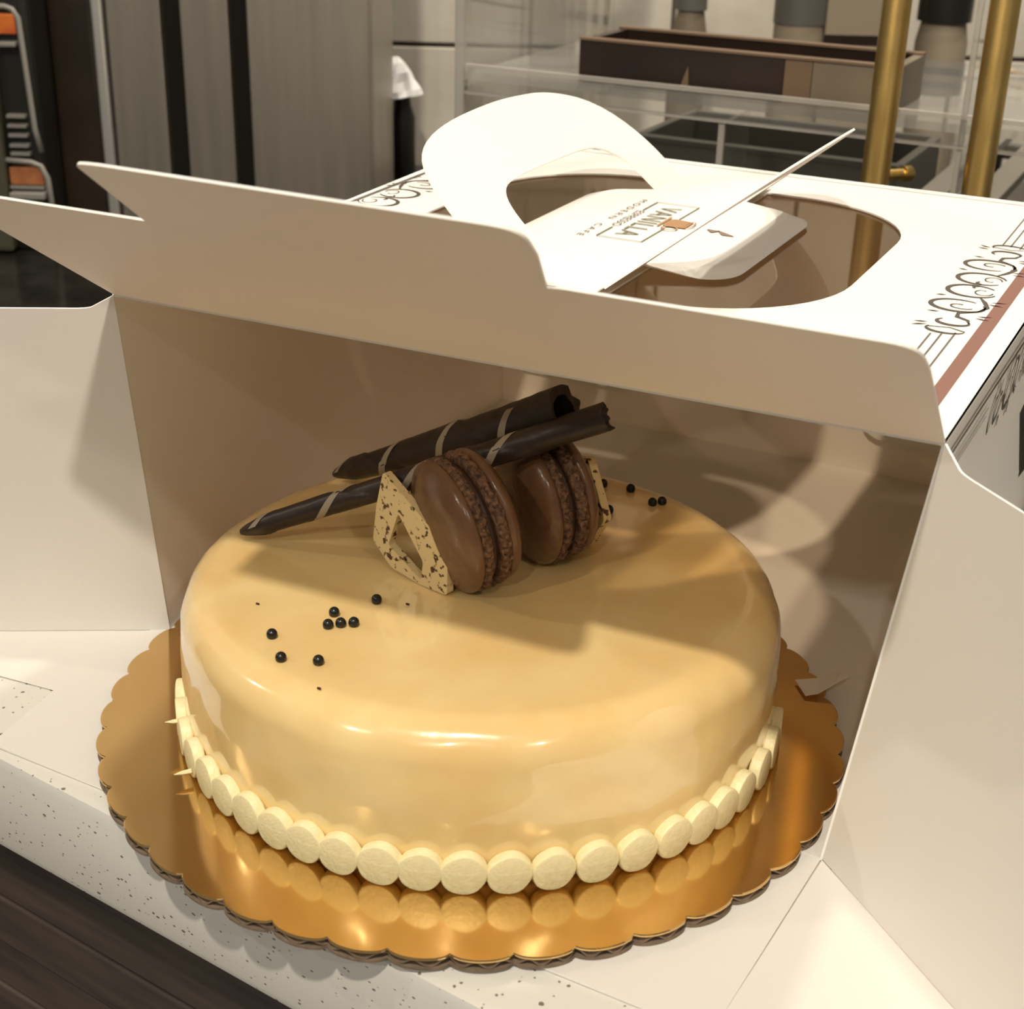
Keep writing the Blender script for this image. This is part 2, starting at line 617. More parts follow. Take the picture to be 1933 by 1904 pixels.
# carry handles: rounded loops folded up from the strip
def handle(x_h, sx, deg):
    a = math.radians(deg)
    d = Vector((sx * math.cos(a), 0, math.sin(a)))
    outer = [(0.230, 0.0)]
    ctrl = [(0.2295, 0.026), (0.215, 0.0485), (0.186, 0.0605), (0.154, 0.0630), (0.132, 0.0630), (0.100, 0.0610), (0.076, 0.0560), (0.0625, 0.046), (0.0565, 0.026)]
    outer += ctrl + [(0.056, 0.0)]
    inner = [(0.091, 0.0), (0.0915, 0.016), (0.096, 0.026), (0.107, 0.0300), (0.143, 0.0305), (0.179, 0.0300), (0.190, 0.026), (0.1995, 0.016), (0.2005, 0.0)]

    def smooth_(pts, it=2):
        for _ in range(it):
            q = [pts[0]]
            for i in range(len(pts) - 1):
                p0, p1 = Vector(pts[i]), Vector(pts[i + 1])
                q += [tuple(p0 * 0.75 + p1 * 0.25), tuple(p0 * 0.25 + p1 * 0.75)]
            q.append(pts[-1])
            pts = q
        return pts

    ol = smooth_(outer) + smooth_(inner)
    e1 = Vector((0, 1, 0)) * (1 if sx < 0 else -1)
    pl = [(p[0] * (1 if sx < 0 else -1), p[1]) for p in ol]
    return link('carry_handle', slab(pl, [], 0.0008, (x_h, 0, ZT + 0.003), e1, d, True), PM, box)


handle(SL, -1, 40)
handle(SR, 1, 39.0)

# front lid flap, raised towards the viewer, with its tuck flap
h = (FR - FL).normalized()
nb = Vector((0, 0, 1)).cross(h)
a = math.radians(34)
fd = -nb * math.cos(a) + Vector((0, 0, math.sin(a)))
LW = (FR - FL).length
tuck_l = [(0.0759, 0.0905), (0.1894, 0.0885)]
flap = roundpoly([(0, 0), (LW, 0), (LW + 0.0015, 0.0700), (LW + 0.0005, 0.0862), (0.1894, 0.0883)], [0, 0, 0.004, 0.009, 0.003], 6) \
    + roundpoly([(0.1925, 0.1100), (0.1945, 0.1262), (0.088, 0.1295), (0.0815, 0.1285), (0.0759, 0.0915)], [0.0, 0.012, 0.004, 0.003, 0], 8) \
    + roundpoly([(0.0759, 0.0910), (0.002, 0.0912)], 0)
front_flap = link('front_flap', slab(flap, [], TH, FL, h, fd, True), PM, box)
link('fold_crease', ribbons([([(0.0765 + 0.1125 * k / 12, 0.0908 - 0.0022 * k / 12) for k in range(13)], 0.0006)],
                            FL - h.cross(fd) * (TH + 0.0002), h, fd, 0.0), 'paper_crease', front_flap)
# side flaps at the opening
def side_flap(top, bot, deg, sx, length):
    a = math.radians(deg)
    d = Vector((sx * math.sin(a), -math.cos(a), 0))
    up = (top - bot)
    pl = roundpoly([(0, 0.0), (length, 0.0), (length, 0.965), (0.009, 0.965), (0.0, 1.0)], [0, 0.01, 0.01, 0.005, 0], 5)
    nn = d.cross(up).normalized() * TH
    N = len(pl)
    V = [bot + d * p[0] + up * p[1] for p in pl]
    V += [v_ - nn for v_ in V]
    Fc = [tuple(range(N)), tuple(range(N, 2 * N))] + [(i, (i + 1) % N, N + (i + 1) % N, N + i) for i in range(N)]
    return link('side_flap', mesh(V, Fc, mi=[0, 0] + [1] * N), PM, box)


side_flap(FL, FLb, 60, -1, 0.125)
side_flap(FR, FRb, 48, 1, 0.125)
# webs of card folded flat between the floor flap and the side flaps
gl = [(FLb.x, FLb.y), (-0.236, -0.0655), (-0.232, -0.0400 - 0.030), (-0.1390, -0.0618)]
link('corner_web', slab(gl, [], 0.0003, (0, 0, 0.0008), (1, 0, 0), (0, 1, 0), True), PM, box)
gr = [(FRb.x, FRb.y), (0.1245, -0.1060), (0.150, -0.1300), (0.226, -0.1150), (0.2240, -0.1060)]
link('corner_web', slab(gr, [], 0.0003, (0, 0, 0.0008), (1, 0, 0), (0, 1, 0), True), PM, box)
# flap of the floor panel lying on the counter
bf = [(FLb.x - 0.006, FLb.y), (FLb.x - 0.0085, -0.060), (-0.1335, -0.0975), (0.1245, -0.1065), (FRb.x - 0.0005, FRb.y)]
link('bottom_flap', slab(bf, [], TH, (0, 0, 0.0011), (1, 0, 0), (0, 1, 0), True), PM, box)
# glued corner tabs inside the back panel
for (xa, xb, za) in ((0.060, 0.1380, 0.048), (-0.130, -0.060, 0.048)):
    pl = roundpoly([(xa, 0.02), (xb, 0.02), (xb, 0.132), (xa, 0.132)], [0.012, 0, 0, 0.012], 5)
    link('glue_tab', slab(pl, [], 0.0005, (0, 0.2730, 0), (1, 0, 0), (0, 0, 1), True), PM, box)

# ---- print on the box
EX, EY = (1, 0, 0), (0, 1, 0)
LZ = (0, 0, ZT)


def ell(cx_, cy_, rx, ry, a0=0.0, a1=2 * PI, rot=0.0, n_=26, spiral=0.0):
    out = []
    for i in range(n_ + 1):
        t = i / n_
        a_ = a0 + (a1 - a0) * t
        k = 1 - spiral * t
        x_, y_ = rx * k * math.cos(a_), ry * k * math.sin(a_)
        out.append((cx_ + x_ * math.cos(rot) - y_ * math.sin(rot), cy_ + x_ * math.sin(rot) + y_ * math.cos(rot)))
    return out


def scrollwork(s):
    """strokes of a vine scroll, 0..0.125 long; first coordinate runs across (positive = outer edge), second along"""
    L = []
    W1 = (0.0005, 0.0017)
    for mir in (1, -1):
        f = lambda pts: [(x_, 0.0625 + mir * y_) for x_, y_ in pts]
        L += [(f(ell(0.0, 0.0085, 0.0085, 0.0075, 0.3, 5.6)), W1),
              (f(ell(0.0035, 0.0085, 0.0035, 0.0045, 0, 5.2, 0, 16, 0.5)), 0.0005),
              (f([(0.001, 0.0012), (-0.001, 0.003), (0.0, 0.0045)]), 0.0009),
              (f(ell(-0.001, 0.0285, 0.0090, 0.0070, -0.5, 5.3)), W1),
              (f(ell(0.0, 0.0285, 0.0048, 0.0038, 0.5, 5.0, 0, 18, 0.6)), 0.0006),
              (f([(0.004, 0.0155), (0.0065, 0.0205), (0.0085, 0.0265), (0.0065, 0.0330)]), W1),
              (f([(0.0065, 0.0330), (0.0010, 0.0370), (0.0015, 0.0415), (0.0055, 0.0440), (0.0065, 0.0475)]), W1),
              (f(ell(0.0015, 0.0480, 0.0052, 0.0036, -0.4, 3.9)), W1),
              (f(ell(0.0010, 0.0570, 0.0062, 0.0040, 0.2, 3.6)), (0.0003, 0.0015)),
              (f([(0.0072, 0.0570), (0.0020, 0.0545), (-0.0052, 0.0562)]), 0.0006)]
        for (x_, y_, dx, dy) in ((0.0085, 0.0195, 0.005, -0.001), (0.0080, 0.0222, 0.005, 0.0012), (0.0075, 0.0380, 0.0045, -0.0012),
                                 (0.0072, 0.0402, 0.0045, 0.001), (-0.0050, 0.0385, -0.004, 0.0006), (-0.0058, 0.0520, -0.0045, 0.001),
                                 (-0.0056, 0.0545, -0.0045, 0.0025), (-0.0070, 0.0180, -0.0035, 0.0008)):
            L.append((f([(x_, y_), (x_ + dx * 0.5, y_ + dy * 0.4), (x_ + dx, y_ + dy)]), (0.0002, 0.0011)))
    return L


for sgn, x_c, name in ((1, 0.1238, 'scroll_print'), (-1, -0.1190, 'scroll_print')):
    L = [([(x_c + sgn * p[0], 0.0745 + p[1]) for p in pts], wd) for pts, wd in scrollwork(1)]
    link(name, ribbons(L, LZ, EX, EY), 'ink', lid)
    xs = (0.1215, 0.1247, 0.1285) if sgn > 0 else (-0.1210, -0.1240)
    rules = []
    for k, x_ in enumerate(xs):
        rules.append(([(x_, -0.012), (x_, 0.0735 + 0.0022 * k)], 0.0006))
        rules.append(([(x_, 0.1985 - 0.0018 * k), (x_, 0.268)], 0.0006))
    for rl in rules:
        link('rule_line', ribbons([rl], LZ, EX, EY), 'ink_grey', lid)
link('stripe_print', ribbons([([(0.1358, -0.0175), (0.1366, 0.274)], 0.0046)], LZ, EX, EY), 'ink_red', lid)
link('stripe_print', ribbons([([(-0.1252, 0.0), (-0.1315, 0.270)], 0.0019)], LZ, EX, EY), 'ink_grey', lid)
link('rule_line', ribbons([([(-0.130, 0.268), (0.140, 0.2705)], 0.0005)], LZ, EX, EY), 'ink_grey', lid)

# right side panel print and its window
sn = (BR - FR).normalized()
su = Vector((0, 0, -1))
O2 = FR + Vector((0.0010, 0, 0))


def on_side(y_, t_):
    """point on the outer face of the right panel: y_ along depth from the front, t_ down from the lid"""
    k = y_ / (BR - FR).length
    top = FR.lerp(BR, k)
    bot = FRb.lerp(BRb, k)
    q = top.lerp(bot, t_ / ZT)
    return q + Vector((0.0006, 0, 0))


def side_ribbons(lines):
    V, Fc = [], []
    for pts, wd in lines:
        k0 = len(V)
        for i in range(len(pts)):
            aa, cc = Vector(pts[max(i - 1, 0)]), Vector(pts[min(i + 1, len(pts) - 1)])
            d = (cc - aa).normalized()
            q = Vector((-d.y, d.x))
            ww = wd if not isinstance(wd, tuple) else max(wd)
            for s in (0.5, -0.5):
                pp = Vector(pts[i]) + q * ww * s
                V.append(on_side(pp.x, pp.y))
        for i in range(len(pts) - 1):
            Fc.append((k0 + 2 * i, k0 + 2 * i + 1, k0 + 2 * i + 3, k0 + 2 * i + 2))
    me = bpy.data.meshes.new('r')
    me.from_pydata([tuple(v_) for v_ in V], [], Fc)
    return me


link('stripe_print', side_ribbons([([(0.001, 0.0085), (0.29, 0.0085)], 0.0016)]), 'ink', right_p)
for rl in (([(0.001, 0.0150), (0.075, 0.0150)], 0.0005), ([(0.001, 0.0180), (0.075, 0.0180)], 0.0005),
           ([(0.001, 0.0560), (0.29, 0.045)], 0.0006), ([(0.001, 0.0600), (0.29, 0.0600)], 0.0008)):
    link('rule_line', side_ribbons([rl]), 'ink_grey', right_p)
link('scroll_print', side_ribbons([([(0.085 + p[1], 0.022 + p[0]) for p in pts], wd) for pts, wd in scrollwork(1)]), 'ink', right_p)

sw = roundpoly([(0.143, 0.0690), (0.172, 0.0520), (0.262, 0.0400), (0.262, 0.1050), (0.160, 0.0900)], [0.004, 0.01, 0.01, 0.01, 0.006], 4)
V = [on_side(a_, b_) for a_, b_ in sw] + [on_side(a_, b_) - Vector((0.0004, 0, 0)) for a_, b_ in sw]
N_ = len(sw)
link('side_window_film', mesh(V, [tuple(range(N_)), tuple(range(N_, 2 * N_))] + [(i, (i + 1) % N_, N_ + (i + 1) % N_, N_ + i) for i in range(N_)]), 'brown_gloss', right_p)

# logo on the strip: reads from the back towards the front
LO = Vector((0, 0, ZT + 0.0034))
rd, lu = Vector((0, -1, 0)), Vector((1, 0, 0))       # reading direction, letter-up direction


def lettering(name, text, s, up0, size, width, material, parent, gap=1.0):
    cu = bpy.data.curves.new('t', 'FONT')
    cu.body = text
    cu.size = size
    cu.space_character = gap
    cu.align_x = 'CENTER'
    to = bpy.data.objects.new('t', cu)
    COL.objects.link(to)
    dg = bpy.context.evaluated_depsgraph_get()
    me = bpy.data.meshes.new_from_object(to.evaluated_get(dg))
    COL.objects.unlink(to)
    bpy.data.objects.remove(to)
    xs = [v_.co.x for v_ in me.vertices]
    ys = [v_.co.y for v_ in me.vertices]
    kx = width / (max(xs) - min(xs))
    ky = size / (max(ys) - min(ys))
    mx = (max(xs) + min(xs)) / 2
    for v_ in me.vertices:
        v_.co = LO + rd * ((v_.co.x - mx) * kx - s) + lu * ((v_.co.y - min(ys)) * ky + up0) + Vector((0, 0, 0.0002))
    return link(name, me, material, parent)


strip = [o for o in box.children if o.name.startswith('center_strip')][0]
YM = 0.1465
lettering('logo_lettering', 'VANILLA', YM, -0.0095, 0.0085, 0.050, 'ink_olive', strip, 1.15)
lettering('logo_lettering', 'ESPRESSO', YM, -0.0160, 0.0034, 0.027, 'ink_grey', strip, 1.0)
lettering('logo_lettering', 'MODERN  CAFE', YM - 0.001, -0.0215, 0.0026, 0.066, 'ink_grey', strip, 1.5)
y0, y1, xa, xb = 0.1155, 0.1775, -0.0142, 0.0040
link('logo_frame', ribbons([([(xa, y0), (xb, y0)], 0.0006), ([(xb, y0), (xb, 0.1390)], 0.0006), ([(xb, 0.1545), (xb, y1)], 0.0006),
                            ([(xb, y1), (xa, y1)], 0.0006), ([(xa, y1), (xa, 0.1615)], 0.0007), ([(xa, 0.1310), (xa, y0)], 0.0007)], LO, EX, EY),
     'ink_olive', strip)
cup = [(0.0015, 0.1525), (0.0030, 0.1540), (0.0110, 0.1525), (0.0110, 0.1425), (0.0030, 0.1420), (0.0015, 0.1435)]
link('logo_cup', joinm([slab([(p[0], p[1]) for p in cup], [], 0.0001, LO + Vector((0, 0, 0.0003)), EX, EY),
                        ribbons([(ell(0.0058, 0.1395, 0.0030, 0.0028), 0.0008), (ell(0.0112, 0.1475, 0.0016, 0.0050), 0.0006),
                                 ([(0.0004, 0.1560), (0.0004, 0.1405)], 0.0010)], LO, EX, EY, 0.0004)]), 'ink_tan', strip)
link('logo_steam', ribbons([([(0.0185, 0.1475), (0.0215, 0.1455), (0.0235, 0.1475)], (0.0008, 0.0040)), ([(0.0230, 0.1475), (0.0270, 0.1435), (0.0310, 0.1425)], (0.0006, 0.0032))],
                           (0, 0, ZT + 0.0031), EX, EY), 'ink_mauve', [o for o in box.children if o.name.startswith('handle_tongue')][0])

# ================================================================== cake board
BX, BY, BR0 = -0.0006, -0.0042, 0.1272
NS = 45


def scal(th, inset=0.0, amp=1.0):
    """scalloped radius"""
    ph = ((th - math.radians(-72.5)) * NS / (2 * PI)) % 1.0
    return BR0 - 0.0033 * amp * (1 - math.sqrt(max(0, 1 - (2 * ph - 1) ** 2))) - inset


ZB0, ZB1 = 0.0013, 0.0053
board = root('cake_board', (BX, BY, ZB0), 'round gold foil cake board with scalloped corrugated edge under the cake', 'cake board')
NB = NS * 14


def ring(inset, z, amp=1.0):
    return [(BX + scal(2 * PI * i / NB, inset, amp) * math.cos(2 * PI * i / NB),
             BY + scal(2 * PI * i / NB, inset, amp) * math.sin(2 * PI * i / NB), z) for i in range(NB)]


def loft(rings, close_ends=True):
    V = [p for r_ in rings for p in r_]
    n_ = len(rings[0])
    Fc = []
    for k in range(len(rings) - 1):
        for i in range(n_):
            j = (i + 1) % n_
            Fc.append((k * n_ + i, k * n_ + j, (k + 1) * n_ + j, (k + 1) * n_ + i))
    if close_ends:
        Fc.append(tuple(range(n_)))
        Fc.append(tuple(range((len(rings) - 1) * n_, len(rings) * n_)))
    return mesh(V, Fc)


link('gold_foil_top', loft([ring(0.0, ZB1 - 0.0007), ring(0.0, ZB1 - 0.0002), ring(0.0004, ZB1)]), 'gold', board)
link('bottom_liner', loft([ring(0.0002, ZB0), ring(0.0002, ZB0 + 0.0008)]), 'kraft_light', board)
core = loft([ring(0.0030, ZB0 + 0.0008), ring(0.0030, ZB1 - 0.0007)])
link('corrugated_core', core, 'kraft', board)
# fluted paper wave seen in the cut edge
V, Fc = [], []
NF = NB * 2
zc, az = (ZB0 + ZB1) / 2, (ZB1 - ZB0) / 2 - 0.0009
for i in range(NF):
    th = 2 * PI * i / NF
    wob = 30 + 8 * math.sin(3 * th)
    zz = zc + az * math.sin(th * 96 + 2.5 * math.sin(th * 7))
    for ins in (0.0004, 0.0031):
        for dz in (-0.0003, 0.0003):
            r_ = scal(th, ins)
            V.append((BX + r_ * math.cos(th), BY + r_ * math.sin(th), zz + dz))
for i in range(NF):
    j = (i + 1) % NF
    A, B_ = 4 * i, 4 * j
    for (p, q) in ((0, 1), (1, 3), (3, 2), (2, 0)):
        Fc.append((A + p, A + q, B_ + q, B_ + p))
link('flute_wave', mesh(V, Fc), 'kraft_light', board)

# ================================================================== cake
ZC = 0.0576
RC = 0.1000
prof = [(0.0, ZB1 + 0.0002), (0.06, ZB1 + 0.0002), (0.0985, ZB1 + 0.0002), (0.0993, ZB1 + 0.0012)]
for k in range(1, 15):
    t = k / 14
    prof.append((RC + 0.0010 * math.sin(PI * t) - 0.0006 * (1 - t) ** 2, ZB1 + 0.0012 + (ZC - 0.0125 - ZB1 - 0.0012) * t))
for k in range(1, 13):
    t = 0.5 * PI * k / 12
    prof.append((RC - 0.0125 + 0.0125 * math.cos(t), ZC - 0.0125 + 0.0125 * math.sin(t)))
for r_ in (0.080, 0.070, 0.058, 0.044, 0.030, 0.016, 0.0):
    prof.append((r_, ZC))


def cake_fn(r_, hgt, th):
    p = Vector((math.cos(th) * r_, math.sin(th) * r_, hgt))
    a1 = noise.noise(p * 38) * 0.0008 + noise.noise(p * 110) * 0.00035
    if hgt > ZC - 0.002:
        return r_, hgt + a1 * 0.35 - 0.0003
    return r_ + a1, hgt


cake = link('cake', lathe(prof, 200, (0, 0, 0), (0, 0, 1), cake_fn), 'glaze', None, (0, 0, ZB1), smooth=True)
tag(cake, 'round cake covered in glossy caramel coloured glaze on the gold board', 'cake')

# ---- white chocolate discs around the base
disc_deg = [-146.0, -139.2, -132.4, -125.2, -118.3, -111.7, -105.1, -98.4, -92.1, -85.5, -78.4, -71.6, -64.6, -57.3, -50.1,
            -42.7, -35.3, -27.9, -21.6, -15.4, -8.9, -1.0, 6.6, 13.6]
ordinals = ['first', 'second', 'third', 'fourth', 'fifth', 'sixth', 'seventh', 'eighth', 'ninth', 'tenth', 'eleventh', 'twelfth',
            'thirteenth']
dp = [(0, -0.0026), (0.0063, -0.0026), (0.0067, -0.0020), (0.0067, 0.0006), (0.0064, 0.0011), (0.0060, 0.00125), (0, 0.0013)]
disc_me = lathe(dp, 28, (0, 0, 0), (1, 0, 0), lambda r_, hh, th: (r_ * (1 + 0.03 * math.sin(2 * th) + 0.015 * math.sin(5 * th + 1)), hh))
disc_me.materials.append(M['white_chocolate'])
for p in disc_me.polygons:
    p.use_smooth = True
disc_me.set_sharp_from_angle(angle=math.radians(32))
for i, dg_ in enumerate(disc_deg):
    th = math.radians(dg_)
    o = bpy.data.objects.new('chocolate_disc', disc_me)
    COL.objects.link(o)
    rr = RC + 0.0027
    o.location = (rr * math.cos(th), rr * math.sin(th), ZB1 + 0.0068)
    s = 1.0 + random.uniform(-0.03, 0.03)
    o.rotation_euler = (random.uniform(0, 6.28), random.uniform(-0.05, 0.03), th + random.uniform(-0.04, 0.04))
    o.rotation_mode = 'XYZ'
    o.rotation_euler = Matrix.Rotation(th + random.uniform(-0.04, 0.04), 3, 'Z').to_euler()
    o.scale = (1, s, s)
    if i < 12:
        lab = 'round white chocolate disc at the cake base, %s along the rim from the left' % ordinals[i]
    else:
        lab = 'round white chocolate disc at the cake base, %s along the rim from the right' % ordinals[len(disc_deg) - 1 - i]
    tag(o, lab, 'chocolate disc', 'white chocolate discs around the cake base')

# ---- macarons
def macaron(c, ax, rad, label):
    c, ax = Vector(c), Vector(ax).normalized()
    rt = root('macaron', c - Vector((0, 0, rad)), label, 'macaron', 'chocolate macarons on the cake')

    def shell(s):
        pr = [(0, 0.0045), (rad * 0.9, 0.0045), (rad * 0.985, 0.0052), (rad * 1.0, 0.0062)]
        for k in range(1, 11):
            t = 0.5 * PI * k / 10
            pr.append((rad * math.cos(t) ** 0.75 if k < 10 else 0, 0.0062 + 0.0062 * math.sin(t)))
        sh = link('shell', lathe(pr, 64, c, ax * s, lambda r_, hh, th: (r_ * (1 + 0.006 * noise.noise(Vector((math.cos(th) * 2, math.sin(th) * 2, s)))), hh)),
                  'macaron_shell', rt, smooth=True)
        pf = [(0, 0.0012), (rad * 0.92, 0.0012)]
        for k in range(7):
            t = k / 6
            pf.append((rad * (0.955 + 0.045 * math.sin(PI * t)), 0.0014 + 0.0036 * t))
        pf += [(rad * 0.93, 0.0052), (0, 0.0052)]

        def fn(r_, hh, th):
            if r_ < rad * 0.93:
                return r_, hh
            q = Vector((math.cos(th), math.sin(th), s * 0.3 + hh * 40)) * rad * 420
            k = noise.noise(q) * 0.0011 + noise.noise(q * 2.3) * 0.0006
            return r_ + k, hh + noise.noise(q * 1.3 + Vector((5, 1, 2))) * 0.0006
        link('ruffled_foot', lathe(pf, 150, c, ax * s, fn), 'macaron_foot', rt)
    shell(1)
    shell(-1)
    link('filling', lathe([(0, -0.0016), (rad * 0.86, -0.0016), (rad * 0.89, 0), (rad * 0.86, 0.0016), (0, 0.0016)], 64, c, ax), 'ganache', rt, smooth=True, angle=40)
    return rt


l1 = math.radians(10)
ax60 = Vector((-0.5535, -0.8329, 0))
macaron((-0.0005, -0.0118, ZC + 0.0222), ax60 * math.cos(l1) + Vector((0, 0, -math.sin(l1))), 0.0226,
        'chocolate macaron standing on edge behind the speckled lattice wafer')
l2 = math.radians(6)
macaron((0.0128, 0.0185, ZC + 0.0220), ax60 * math.cos(l2) + Vector((0, 0, -math.sin(l2))), 0.0222,
        'chocolate macaron standing on edge farther back, under the stick ends')

# ---- speckled lattice wafers
def wafer(P, e, n0, pts, hole, label, th=0.0030):
    me = slab(roundpoly(pts, 0.0016, 3), [roundpoly(hole, 0.0012, 3)] if hole else [], th, P, e, Vector((0, 0, 1)))
    o = link('lattice_wafer', me, 'speckled_wafer', None, P)
    bv = o.modifiers.new('soft_edges', 'BEVEL')
    bv.width = 0.0004
    bv.segments = 2
    tag(o, label, 'wafer', 'speckled lattice wafers on the cake')
    return o


ev = Vector((0.97, -0.243, 0)).normalized()
nv = Vector((0, 0, 1)).cross(ev) * -1
wafer(Vector((-0.0010, -0.0236, ZC + 0.0002)), ev, nv,
      [(-0.0282, 0.0350), (0.0006, 0.0172), (0.0006, 0.0), (-0.0118, -0.0004), (-0.0250, 0.0012), (-0.0335, 0.0085), (-0.0315, 0.0220)],
      [(-0.0214, 0.0222), (-0.0102, 0.0085), (-0.0112, 0.0014), (-0.0262, 0.0092)],
      'cream lattice wafer with brown specks leaning on the front macaron')
wafer(Vector((0.0215, 0.0322, ZC + 0.0002)), Vector((0.83, -0.55, 0)), nv,
      [(-0.006, 0.0), (0.0035, 0.0), (0.0138, 0.0150), (0.0015, 0.0330), (-0.012, 0.0280), (-0.016, 0.0120)],
      [(-0.006, 0.0140), (0.000, 0.0080), (0.0045, 0.0150), (-0.001, 0.0230)],
      'cream lattice wafer mostly hidden behind the farther macaron')

# ---- rolled chocolate sticks with pale stripes
def stick(A, B, r0, r1, label, stripes, tip=0.012, hollow=False, seedk=0.0):
    A, B = Vector(A), Vector(B)
    d = (B - A)
    Ln = d.length
    d.normalize()
    a1 = d.cross(Vector((0, 0, 1))).normalized()
    a2 = a1.cross(d)
    rt = root('chocolate_stick', A, label, 'chocolate stick', 'rolled chocolate sticks on the cake')
    NL, NA = 90, 40

    def rad(s, th):
        base = r0 + (r1 - r0) * s / Ln
        k = min(1.0, 0.30 + 0.70 * (s / tip) ** 0.7) if s < tip else 1.0
        ph = ((th / (2 * PI)) + s / 0.052 + seedk) % 1.0
        w_ = 1 + 0.14 * (ph - 0.5) + 0.03 * noise.noise(Vector((s * 300, th * 2, seedk)))
        return base * k * w_

    def pt(s, th, lift=0.0):
        return A + d * s + (a1 * math.cos(th) + a2 * math.sin(th)) * (rad(s, th) + lift)
    V, Fc = [], []
    for i in range(NL + 1):
        s = Ln * i / NL
        for k in range(NA):
            th = 2 * PI * k / NA
            ss = s
            if i == NL:
                ss = s + 0.0022 * noise.noise(Vector((math.cos(th) * 2.3, math.sin(th) * 2.3, seedk)))
            V.append(pt(min(ss, Ln * 1.05), th))
    for i in range(NL):
        for k in range(NA):
            j = (k + 1) % NA
            Fc.append((i * NA + k, i * NA + j, (i + 1) * NA + j, (i + 1) * NA + k))
    Fc.append(tuple(range(NA)))
    k0 = len(V)
    depth = 0.010 if hollow else 0.0016
    for k in range(NA):                        # rolled hollow end
        th = 2 * PI * k / NA
        V.append(A + d * (Ln - 0.0006) + (a1 * math.cos(th) + a2 * math.sin(th)) * rad(Ln, th) * 0.62)
    for k in range(NA):
        th = 2 * PI * k / NA
        V.append(A + d * (Ln - depth) + (a1 * math.cos(th) + a2 * math.sin(th)) * rad(Ln, th) * 0.55)
    for k in range(NA):
        j = (k + 1) % NA
        Fc.append((NL * NA + k, NL * NA + j, k0 + j, k0 + k))
        Fc.append((k0 + k, k0 + j, k0 + NA + j, k0 + NA + k))
    Fc.append(tuple(range(k0 + NA, k0 + 2 * NA)))
    link('rolled_body', mesh(V, Fc), 'dark_chocolate', rt, smooth=True, angle=35)
    for (s0, wd, turn, t0) in stripes:
        V, Fc = [], []
        n_ = 200
        for i in range(n_ + 1):
            th = t0 + turn * 2 * PI * i / n_
            s = s0 + 0.031 * turn * i / n_
            for q in (0.0, wd):
                V.append(pt(max(0.001, min(Ln - 0.001, s + q)), th, 0.00018))
        for i in range(n_):
            Fc.append((2 * i, 2 * i + 1, 2 * i + 3, 2 * i + 2))
        me = bpy.data.meshes.new('s')
        me.from_pydata([tuple(v_) for v_ in V], [], Fc)
        link('pale_stripe', me, 'pale_chocolate', rt, smooth=True)
    return rt


A = Vector((-0.0818, -0.0234, ZC + 0.0032))
B = Vector((0.0384, 0.0085, 0.1165))
stick(A, B, 0.0034, 0.0047, 'rolled dark chocolate stick with pale stripes, tip lowest on the cake front', [(0.004, 0.0036, 3.4, 0.4)], 0.010)
A2 = Vector((-0.0807, 0.0333, ZC + 0.0034))
B2 = Vector((0.0228, 0.0120, 0.1145))
stick(A2, B2, 0.0038, 0.0080, 'thicker rolled dark chocolate stick behind, with an open hollow end', [(0.002, 0.0036, 3.1, 0.3)], 0.012, True, 0.37)

# ---- black sugar pearls
pearls = [((-0.0344, -0.0723), 'at the far left of the front scatter'), ((-0.0241, -0.0823), 'front left, below the leftmost pearl'),
          ((-0.0134, -0.0784), 'nearest the front rim, right of the other front one'), ((-0.0182, -0.0380), 'alone, closest to the lattice wafer'),
          ((-0.0254, -0.0516), 'top of the cluster of four'), ((-0.0228, -0.0590), 'left end of the row in the cluster of four'),
          ((-0.0199, -0.0563), 'middle of the row in the cluster of four'), ((-0.0166, -0.0540), 'right end of the row in the cluster of four'),
          ((0.0082, 0.0813), 'at the back, just right of the farther macaron'), ((0.0190, 0.0824), 'at the back, alone between macaron and pair'),
          ((0.0308, 0.0750), 'left one of the pair at the back rim'), ((0.0335, 0.0777), 'right one of the pair at the back rim'),
          ((0.0194, 0.0611), 'touching the tip of the hidden wafer at the back')]
pp = [(0, -0.0017), (0.0012, -0.0015), (0.00165, -0.0008)] + [(0.0017 * math.cos(t * PI / 16), 0.0017 * math.sin(t * PI / 16)) for t in range(0, 8)] + [(0, 0.0017)]
pearl_me = lathe(pp, 20, (0, 0, 0), (0, 0, 1))
pearl_me.materials.append(M['black_pearl'])
for p in pearl_me.polygons:
    p.use_smooth = True
for (x_, y_), lab in pearls:
    o = bpy.data.objects.new('sugar_pearl', pearl_me)
    COL.objects.link(o)
    o.location = (x_, y_, ZC + 0.0010)
    tag(o, 'black sugar pearl, ' + lab, 'pearl', 'black sugar pearls on the cake')

# ---- crumbs and shards
for i, (x_, y_, lab) in enumerate(((-0.0054, -0.0901, 'tiny brown crumb on the glaze near the front rim of the cake'),
                                   (-0.0503, -0.0577, 'tiny brown crumb on the glaze left of the pearls'),
                                   (-0.0088, -0.0345, 'tiny reddish crumb on the glaze beside the lattice wafer'))):
    o = link('crumb', boxm((x_, y_, ZC + 0.0001), (0.0012, 0.0006, 0.0006), bevel=0.0002), 'crumb', None, (x_, y_, ZC))
    tag(o, lab, 'crumb')
for (P, d, lab) in (((-0.0740, -0.0735, 0.0150), (-0.5, -0.5, 0.05), 'small white chocolate splinter poking out left of the cake base, higher one'),
                    ((-0.0592, -0.0882, 0.0090), (-0.6, -0.7, 0.0), 'small white chocolate splinter poking out left of the cake base, lower one')):
    P, d = Vector(P), Vector(d).normalized()
    o = link('chocolate_splinter', tube([P - d * 0.002, P + d * 0.001, P + d * 0.0036], [0.0009, 0.0007, 0.0001], 6), 'white_chocolate', None, P)
    tag(o, lab, 'splinter')
